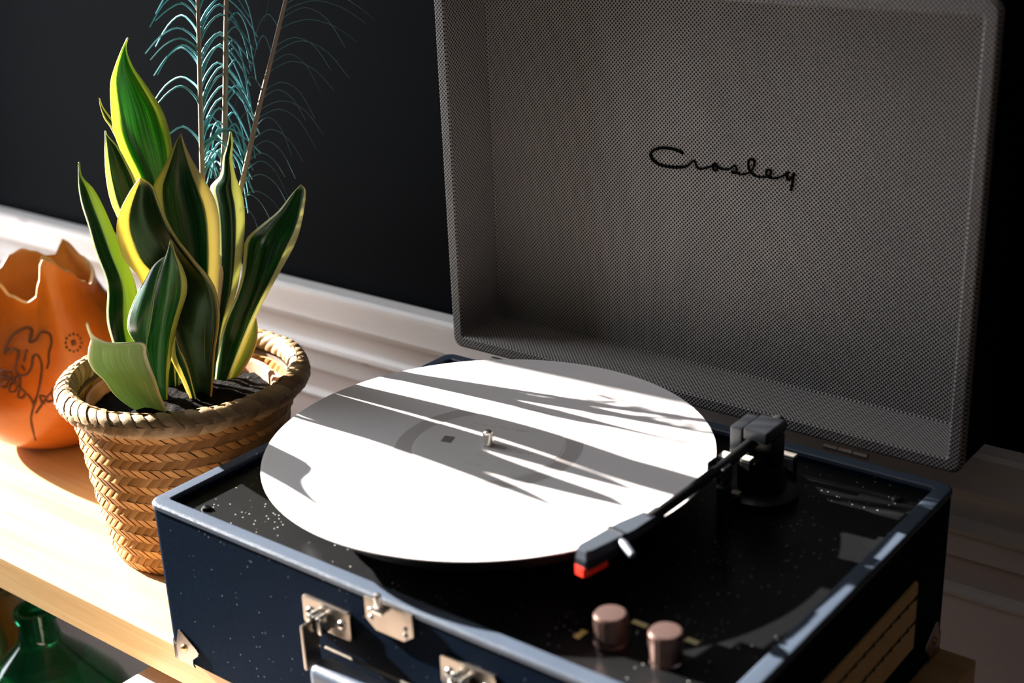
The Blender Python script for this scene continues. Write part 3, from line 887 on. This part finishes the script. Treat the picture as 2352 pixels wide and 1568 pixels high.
for j in range(9):
    r = 0.0683 * (1 - j / 8.0) + 0.0004
    loops.append([(pcx + r * math.cos(2 * PI * i / 56), pcy + r * math.sin(2 * PI * i / 56), SOIL + 0.0035 * noise.noise(Vector((r * math.cos(2 * PI * i / 56) * 70, r * math.sin(2 * PI * i / 56) * 70, 0))) + (1 - r / 0.0683) * 0.004) for i in range(56)])
mb.loft(loops, False, True).build('soil', M['soil'], pot)

plant = thing('snake_plant', (pcx, pcy, SOIL), 'snake plant with green yellow-edged leaves growing in the basket', 'plant')
# each leaf: rows of left and right edge from tip to base, lean towards (-) or away from (+) the viewer in metres at the tip, fold depth, twist
LEAVES = [
 ('leafbright', -0.02, 0.22, 0.1, [(293,87,294,88),(278,119,290,115),(263,158,306,155),(254,195,334,195),(256,256,370,250),(262,301,386,295),(280,350,394,340),(316,416,396,410),(345,500,402,500),(365,620,408,620),(380,760,412,760),(392,900,412,900)]),
 ('leaf', 0.0, 0.15, 0, [(227,225,228,226),(231,248,237,247),(240,273,254,270),(257,298,270,290),(290,370,310,360),(340,500,365,490),(375,700,398,700),(395,895,408,895)]),
 ('leaf', -0.02, 0.2, 0.1, [(241,301,243,302),(242,318,249,314),(241,345,270,338),(242,380,292,378),(246,420,310,418),(256,465,322,460),(275,510,335,510),(310,600,360,600),(350,720,392,720),(385,905,405,905)]),
 ('leaf', -0.065, -0.22, -0.05, [(181,372,183,373),(181,400,189,405),(182,432,214,432),(189,471,236,471),(204,518,257,518),(221,579,281,575),(243,636,304,632),(248,671,314,668),(246,721,318,721),(253,764,318,764),(280,830,330,830),(350,915,372,915)]),
 ('leafedge', -0.05, 0.2, -0.05, [(322,409,325,410),(300,439,350,428),(276,485,367,470),(268,520,388,516),(271,553,412,555),(285,597,445,596),(318,635,488,650),(340,690,503,705),(360,750,501,757),(385,810,493,806),(415,870,489,870),(440,925,485,922)]),
 ('leaf', -0.02, -0.14, -0.12, [(416,305,417,306),(405,325,421,322),(392,352,436,356),(372,392,458,395),(354,425,481,433),(352,460,496,467),(362,510,504,510),(375,570,505,575),(390,650,501,655),(410,750,498,750),(430,850,488,850),(445,905,480,905)]),
 ('leafedge', 0.0, -0.3, -0.15, [(529,302,531,303),(523,335,534,329),(514,362,533,365),(508,402,541,405),(484,430,553,436),(490,470,561,478),(497,530,561,530),(500,600,554,600),(500,670,543,668),(498,720,523,722),(494,780,508,775),(486,880,500,880)]),
 ('leafedge', -0.01, -0.16, -0.1, [(692,424,694,425),(671,446,702,440),(640,485,697,487),(600,518,688,530),(566,550,676,563),(560,590,658,597),(556,632,634,640),(543,680,606,690),(522,728,584,735),(508,775,561,787),(500,825,538,843),(494,885,518,885)]),
 ('leaf', -0.06, -0.36, -0.22, [(392,550,394,551),(384,580,402,580),(366,611,420,615),(354,642,429,645),(346,679,428,675),(341,718,418,707),(337,752,407,742),(333,785,400,775),(338,830,393,818),(352,880,386,864),(366,935,384,935)]),
 ('leaf', -0.068, -0.25, -0.45, [(377,590,379,591),(352,611,373,612),(335,642,363,645),(314,679,355,685),(298,718,350,722),(294,752,344,757),(307,779,338,790),(328,806,341,812),(346,862,354,862),(362,930,371,930)]),
 ('leafpale', -0.16, 0.3, -0.1, [(198,741,199,741),(206,765,214,772),(209,780,262,790),(204,800,328,788),(203,828,336,815),(214,850,346,845),(238,872,357,873),(262,905,367,905),(300,935,380,937),(335,950,385,948)]),
 ('leaf', -0.02, 0.2, 0.1, [(402,772,403,773),(396,805,412,800),(397,825,424,825),(411,855,434,855),(428,890,443,890),(442,935,455,935)]),
 ('leafpale', 0.01, 0.25, 0.1, [(586,730,588,731),(578,750,591,752),(566,775,590,778),(552,805,580,812),(535,845,558,850),(520,885,532,880)]),
]
def make_leaf(mat, lean, fold, twist, rows):
    rw = catmull([tuple(map(float, r)) for r in rows], 34)
    bu, bv = (rw[-1][0] + rw[-1][2]) / 2, (rw[-1][1] + rw[-1][3]) / 2
    db = depth(onp(bu, bv, 2, SOIL - 0.004))
    NA = 10
    front, back, uvs = [], [], []
    nrow = len(rw)
    for k_, (lu, lv, ru, rv) in enumerate(rw):
        t = 1 - k_ / (nrow - 1)                           # 1 at the tip
        cv = (lv + rv) / 2
        h = (bv - cv) / CF * db / 0.93
        d = db - 0.366 * h * 1.0 + lean * t ** 1.3
        wid = math.hypot(ru - lu, rv - lv) / CF * d
        for i in range(NA + 1):
            s = i / NA
            e = 2 * s - 1
            off = fold * wid * (1 - e * e) + twist * wid * e + 0.02 * wid * math.sin(9 * t + 5 * e)
            p = at(lu + (ru - lu) * s, lv + (rv - lv) * s, d + off - fold * wid * 0.5)
            front.append(p)
            uvs.append((s, t))
    vs = front[:]
    fs = []
    n = NA + 1
    th = 0.0007
    m = MB().add(front, [(k_ * n + i, k_ * n + i + 1, (k_ + 1) * n + i + 1, (k_ + 1) * n + i) for k_ in range(nrow - 1) for i in range(NA)])
    o = m.build('leaf', mat, plant, 0, fix=False, uv=lambda co, nr, vi: uvs[vi])
    for p in o.data.polygons: p.use_smooth = True
    sd = o.modifiers.new('thickness', 'SOLIDIFY'); sd.thickness = 0.0013; sd.offset = 0
    return o
for lm, lf in zip(LEAFMATS, LEAVES): make_leaf(lm, *lf[1:])

# ------------------------------------------------------------------ feathers behind the plant
def feather(pts, dtop, dbot, label, rq, barbs, thin=False):
    rows = catmull([tuple(map(float, p)) for p in pts], 40)
    n = len(rows)
    P3 = [at(u, v, dtop + (dbot - dtop) * i / (n - 1)) for i, (u, v) in enumerate(rows)]
    f = thing('feather', P3[-1], label, 'feather', 'feathers standing in the basket')
    MB().tube(P3, [rq * (0.55 + 0.45 * i / (n - 1)) for i in range(n)], 8).build('quill', M['quill'], f)
    rnd = random.Random(int(pts[0][0]))
    mb = MB()
    for (vv, side, du, rise, drop, rad_, dd) in barbs(rnd):
        i = min(range(n), key=lambda q_: abs(rows[q_][1] - vv))
        u0, v0 = rows[i]
        d0 = dtop + (dbot - dtop) * i / (n - 1)
        cp = [(0, 0), (0.13, -rise * 0.55), (0.40, -rise), (0.72, -rise * 0.62 + drop * 0.25), (1.0, drop)]
        cp = catmull([(u0 + side * du * a_, v0 + b_) for a_, b_ in cp], 12)
        mb.tube([at(a_, b_, d0 + dd * (q_ / 12)) for q_, (a_, b_) in enumerate(cp)], [rad_ * (1 - (0.78 if thin else 0.55) * q_ / 12) for q_ in range(13)], 5)
    o = mb.build('barbs', M['barbdark'] if thin else M['barb'], f)
    o['kind'] = 'stuff'
    return f
def b1(r):
    for v in (-10, 12, 30, 52, 75, 92, 118, 140, 160, 215, 252, 330):
        v += r.uniform(-5, 5)
        far = v > 180
        yield (v, -1, r.uniform(90, 125) if not far else r.uniform(105, 120), r.uniform(30, 55), r.uniform(-5, 35) if not far else r.uniform(15, 40), 0.0011, r.uniform(-.01, .03))
    for k_ in range(19):
        v = 10 + k_ * 23 + r.uniform(-6, 6)
        yield (v, 1, r.uniform(95, 140), r.uniform(60, 95), r.uniform(-10, 60), 0.0011, r.uniform(.0, .03))
    for k_ in range(8):
        v = 300 + k_ * 17
        yield (v, 1, r.uniform(35, 80), r.uniform(20, 35), r.uniform(10, 50), 0.0009, r.uniform(-.01, .02))
def b2(r):
    for k_ in range(12):
        v = 20 + k_ * 33 + r.uniform(-8, 8)
        yield (v, 1, r.uniform(50, 75), r.uniform(20, 40), r.uniform(50, 120), 0.0010, r.uniform(-.01, .02))
    for k_ in range(6):
        v = 300 + k_ * 20 + r.uniform(-8, 8)
        yield (v, -1, r.uniform(25, 45), r.uniform(15, 35), r.uniform(20, 60), 0.0009, r.uniform(-.01, .02))
def b3(r):
    for k_ in range(-3, 22):
        v = -20 + k_ * 25 + r.uniform(-5, 5)
        if v > 520: break
        w = 1 - max(0, v) / 1000
        yield (v, 1, r.uniform(120, 225) * w, r.uniform(24, 40), r.uniform(25, 65), 0.00058, r.uniform(.0, .03))
        if k_ % 3 == 0: yield (v + 10, -1, r.uniform(50, 90) * w, r.uniform(20, 50), r.uniform(0, 60), 0.00055, r.uniform(-.02, .02))
feather([(452, -60), (456, 60), (459, 180), (462, 300), (465, 430), (462, 620), (458, 860)], 1.075, 1.115, 'teal feather with a tan quill, leftmost of the three feathers', 0.0026, b1)
feather([(521, -60), (519, 60), (518, 180), (516, 300), (510, 430), (490, 620), (470, 870)], 1.085, 1.12, 'teal feather with the straightest, palest quill, between two other feathers', 0.0030, b2)
feather([(672, -60), (650, 25), (622, 140), (592, 260), (561, 400), (532, 520), (505, 650), (480, 865)], 1.08, 1.105, 'dark feather leaning towards the open lid, with thin bronze barbs', 0.0026, b3, True)

# ------------------------------------------------------------------ gourd bowl with scalloped rim
GX, GY = -0.390, 0.186
GP = [(0.0, -H), (0.030, -H), (0.052, -H + 0.006), (0.073, -H + 0.022), (0.0845, -H + 0.045), (0.0880, -H + 0.068), (0.0845, -H + 0.090), (0.0740, -H + 0.112), (0.0610, -H + 0.130), (0.0530, -H + 0.146), (0.0510, -H + 0.158)]
GZ = GP[-1][1]
def grad(z):
    for (ra, za), (rb, zb) in zip(GP[1:], GP[2:]):
        if z <= zb: return ra + (rb - ra) * max(0, (z - za)) / (zb - za)
    return GP[-1][0]
RIM = [(-77, .004), (-60, .010), (-46.7, .012), (-41.6, .008), (-30.8, -.002), (-13.4, -.009), (-5.5, -.006), (1.4, .010), (6.4, .028), (11, .029), (15.3, .026), (31.3, .0136), (50, -.001), (62.6, -.008), (90, 0.0), (120, .006), (142.6, .019), (148.7, .012), (155, .004), (164.7, .0035), (179, .009), (191.5, .0128), (204.6, .0097), (221.6, 0.0), (235.5, -.0075), (260, -.002), (283, .004)]
def gwave(a):
    g = (math.degrees(a) + 31.8 + 77) % 360 - 77
    for (xa, ya), (xb, yb) in zip(RIM, RIM[1:]):
        if g <= xb:
            t = (g - xa) / (xb - xa)
            return ya + (yb - ya) * t * t * (3 - 2 * t)
    return 0.0
gd = thing('gourd_bowl', (GX, GY, -H), 'orange dried gourd bowl with a scalloped cut rim and dark leaf drawings', 'bowl')
prof_ = catmull(GP, 44)
def gfn(r, z, a):
    t = max(0.0, (z + H) / (GZ + H))
    return (r * (1 + 0.012 * math.sin(2 * a + 0.6)), z + gwave(a) * max(0, (t - 0.62) / 0.38) ** 1.4)
outer = [(r, z) for r, z in prof_]
mb = MB().lathe(outer, 120, GX, GY, True, False, gfn)
mb.build('shell', M['gourd'], gd)
mb = MB().lathe([(max(0.0, r - 0.004), z + 0.004) for r, z in prof_[:-1]] + [(prof_[-1][0] - 0.004, prof_[-1][1])], 120, GX, GY, True, False, gfn)
mb.build('inner_wall', M['gourdin'], gd)
r0 = prof_[-1][0]
mb = MB().lathe([(r0, GZ), (r0 - 0.0006, GZ + 0.0009), (r0 - 0.0034, GZ + 0.0009), (r0 - 0.004, GZ)], 120, GX, GY, False, False, lambda r, z, a: (r * (1 + 0.012 * math.sin(2 * a + 0.6)), z + gwave(a)))
mb.build('cut_rim', M['gourdedge'], gd)
def ghit(u, v):
    rr = ray(u, v)
    d = 1.0
    while d < 1.6:
        p = CC + rr * d
        an = math.atan2(p.y - GY, p.x - GX)
        z = p.z
        for _ in range(4):
            z = p.z - gwave(an) * max(0, ((z + H) / (GZ + H) - 0.62) / 0.38) ** 1.4
        z = min(max(z, -H + 0.001), GZ)
        if math.hypot(p.x - GX, p.y - GY) < grad(z) * (1 + 0.012 * math.sin(2 * math.atan2(p.y - GY, p.x - GX) + 0.6)) + 0.0009:
            return p
        d += 0.0008
    return None
STROKES = [
 [(30,935),(45,880),(85,820),(160,778),(190,795),(178,860),(215,850),(245,805),(295,815),(305,870),(290,930),(290,980),(278,1020)],
 [(30,935),(80,905),(115,920),(100,985),(95,1030),(120,1060),(165,1050),(190,1010),(200,950),(225,940),(248,1000),(240,1100),(215,1200),(195,1260),(185,1330),(210,1440)],
 [(0,1070),(60,1085),(120,1130),(180,1190),(200,1240)], [(320,1130),(270,1200),(215,1280)], [(160,905),(145,980)], [(130,1000),(150,1030)],
 [(20,1080),(5,1040),(30,1030),(40,1078)], [(60,1090),(45,1045),(72,1040),(80,1098)], [(100,1115),(95,1070),(120,1075),(122,1128)],
 [(30,1085),(10,1120),(40,1130),(60,1092)], [(75,1105),(60,1150),(92,1155),(105,1125)], [(120,1140),(110,1185),(140,1190),(150,1165)],
 [(280,1190),(240,1180),(250,1220),(262,1222)], [(300,1160),(320,1200),(290,1215),(272,1205)],
]
mb = MB()
for st_ in STROKES:
    pts = catmull([(a / 2.571, 450 + b / 2.571) for a, b in st_], 6 * len(st_))
    P3 = [p for p in (ghit(u, v) for u, v in pts) if p]
    if len(P3) > 2: mb.tube(P3, 0.0012, 6)
for i in range(12):
    a = 2 * PI * i / 12
    p = ghit(169 + 18 * math.cos(a), 787 + 20 * math.sin(a))
    if p: mb.lathe([(0.0012, p.z - 0.001), (0.0012, p.z + 0.001)], 6, p.x, p.y)
p = ghit(169, 787)
if p: mb.lathe([(0.0022, p.z - 0.002), (0.0022, p.z + 0.002)], 8, p.x, p.y)
o = mb.build('burnt_drawing', M['burn'], gd)
o['kind'] = 'stuff'

# ------------------------------------------------------------------ things under the shelf
LOWZ = -0.60
MB().box(-0.92, 0.46, 0.02, 0.284, LOWZ - 0.025, LOWZ, 0.002).build('lower_board', M['darkwood'], shelf)
BTY = 0.09
bp = onp(86, 1430, 1, BTY)
bt = thing('glass_bottle', (bp.x, BTY, LOWZ), 'large green glass bottle standing under the shelf', 'bottle')
bz = onp(86, 1400, 1, BTY).z
bprof = [(0.0, LOWZ), (0.075, LOWZ), (0.088, LOWZ + 0.012), (0.090, LOWZ + 0.06), (0.090, bz - 0.16), (0.085, bz - 0.125), (0.066, bz - 0.085), (0.038, bz - 0.052), (0.0205, bz - 0.034), (0.0170, bz - 0.018), (0.0170, bz - 0.012), (0.0195, bz - 0.010), (0.0195, bz), (0.015, bz), (0.014, bz - 0.03)]
MB().lathe(bprof, 56, bp.x, BTY, True, False).build('glass_body', M['greenglass'], bt, 50)
jp = onp(-20, 1420, 1, 0.22)
jt = thing('glass_jar', (jp.x, 0.22, LOWZ), 'amber glass jar beside the green bottle under the shelf', 'jar')
jz = onp(0, 1365, 1, 0.22).z
MB().lathe([(0.0, LOWZ), (0.05, LOWZ), (0.055, LOWZ + 0.01), (0.055, jz - 0.05), (0.035, jz - 0.02), (0.033, jz), (0.028, jz)], 40, jp.x, 0.22, True, False).build('glass_body', M['amberglass'], jt, 50)
SZ = -0.172
cA, cB = onp(281, 1568, 2, SZ), onp(338, 1530, 2, SZ)
cx0 = (cA.x + cB.x) / 2
ct = thing('wooden_stool', (cx0 + 0.15, -0.125, FLOOR), 'pale wooden stool with a sunlit seat pushed under the front of the shelf', 'stool')
for i in range(5):
    xa = cx0 + i * 0.06
    MB().box(xa, xa + 0.0585, -0.28, 0.030, SZ - 0.022, SZ, 0.0015).build('seat_plank', M['palewood'], ct)
for lx in (cx0 + 0.02, cx0 + 0.25):
    for ly in (-0.25, -0.02):
        MB().box(lx, lx + 0.028, ly, ly + 0.028, FLOOR, SZ - 0.0222, 0.002).build('leg', M['palewood'], ct)
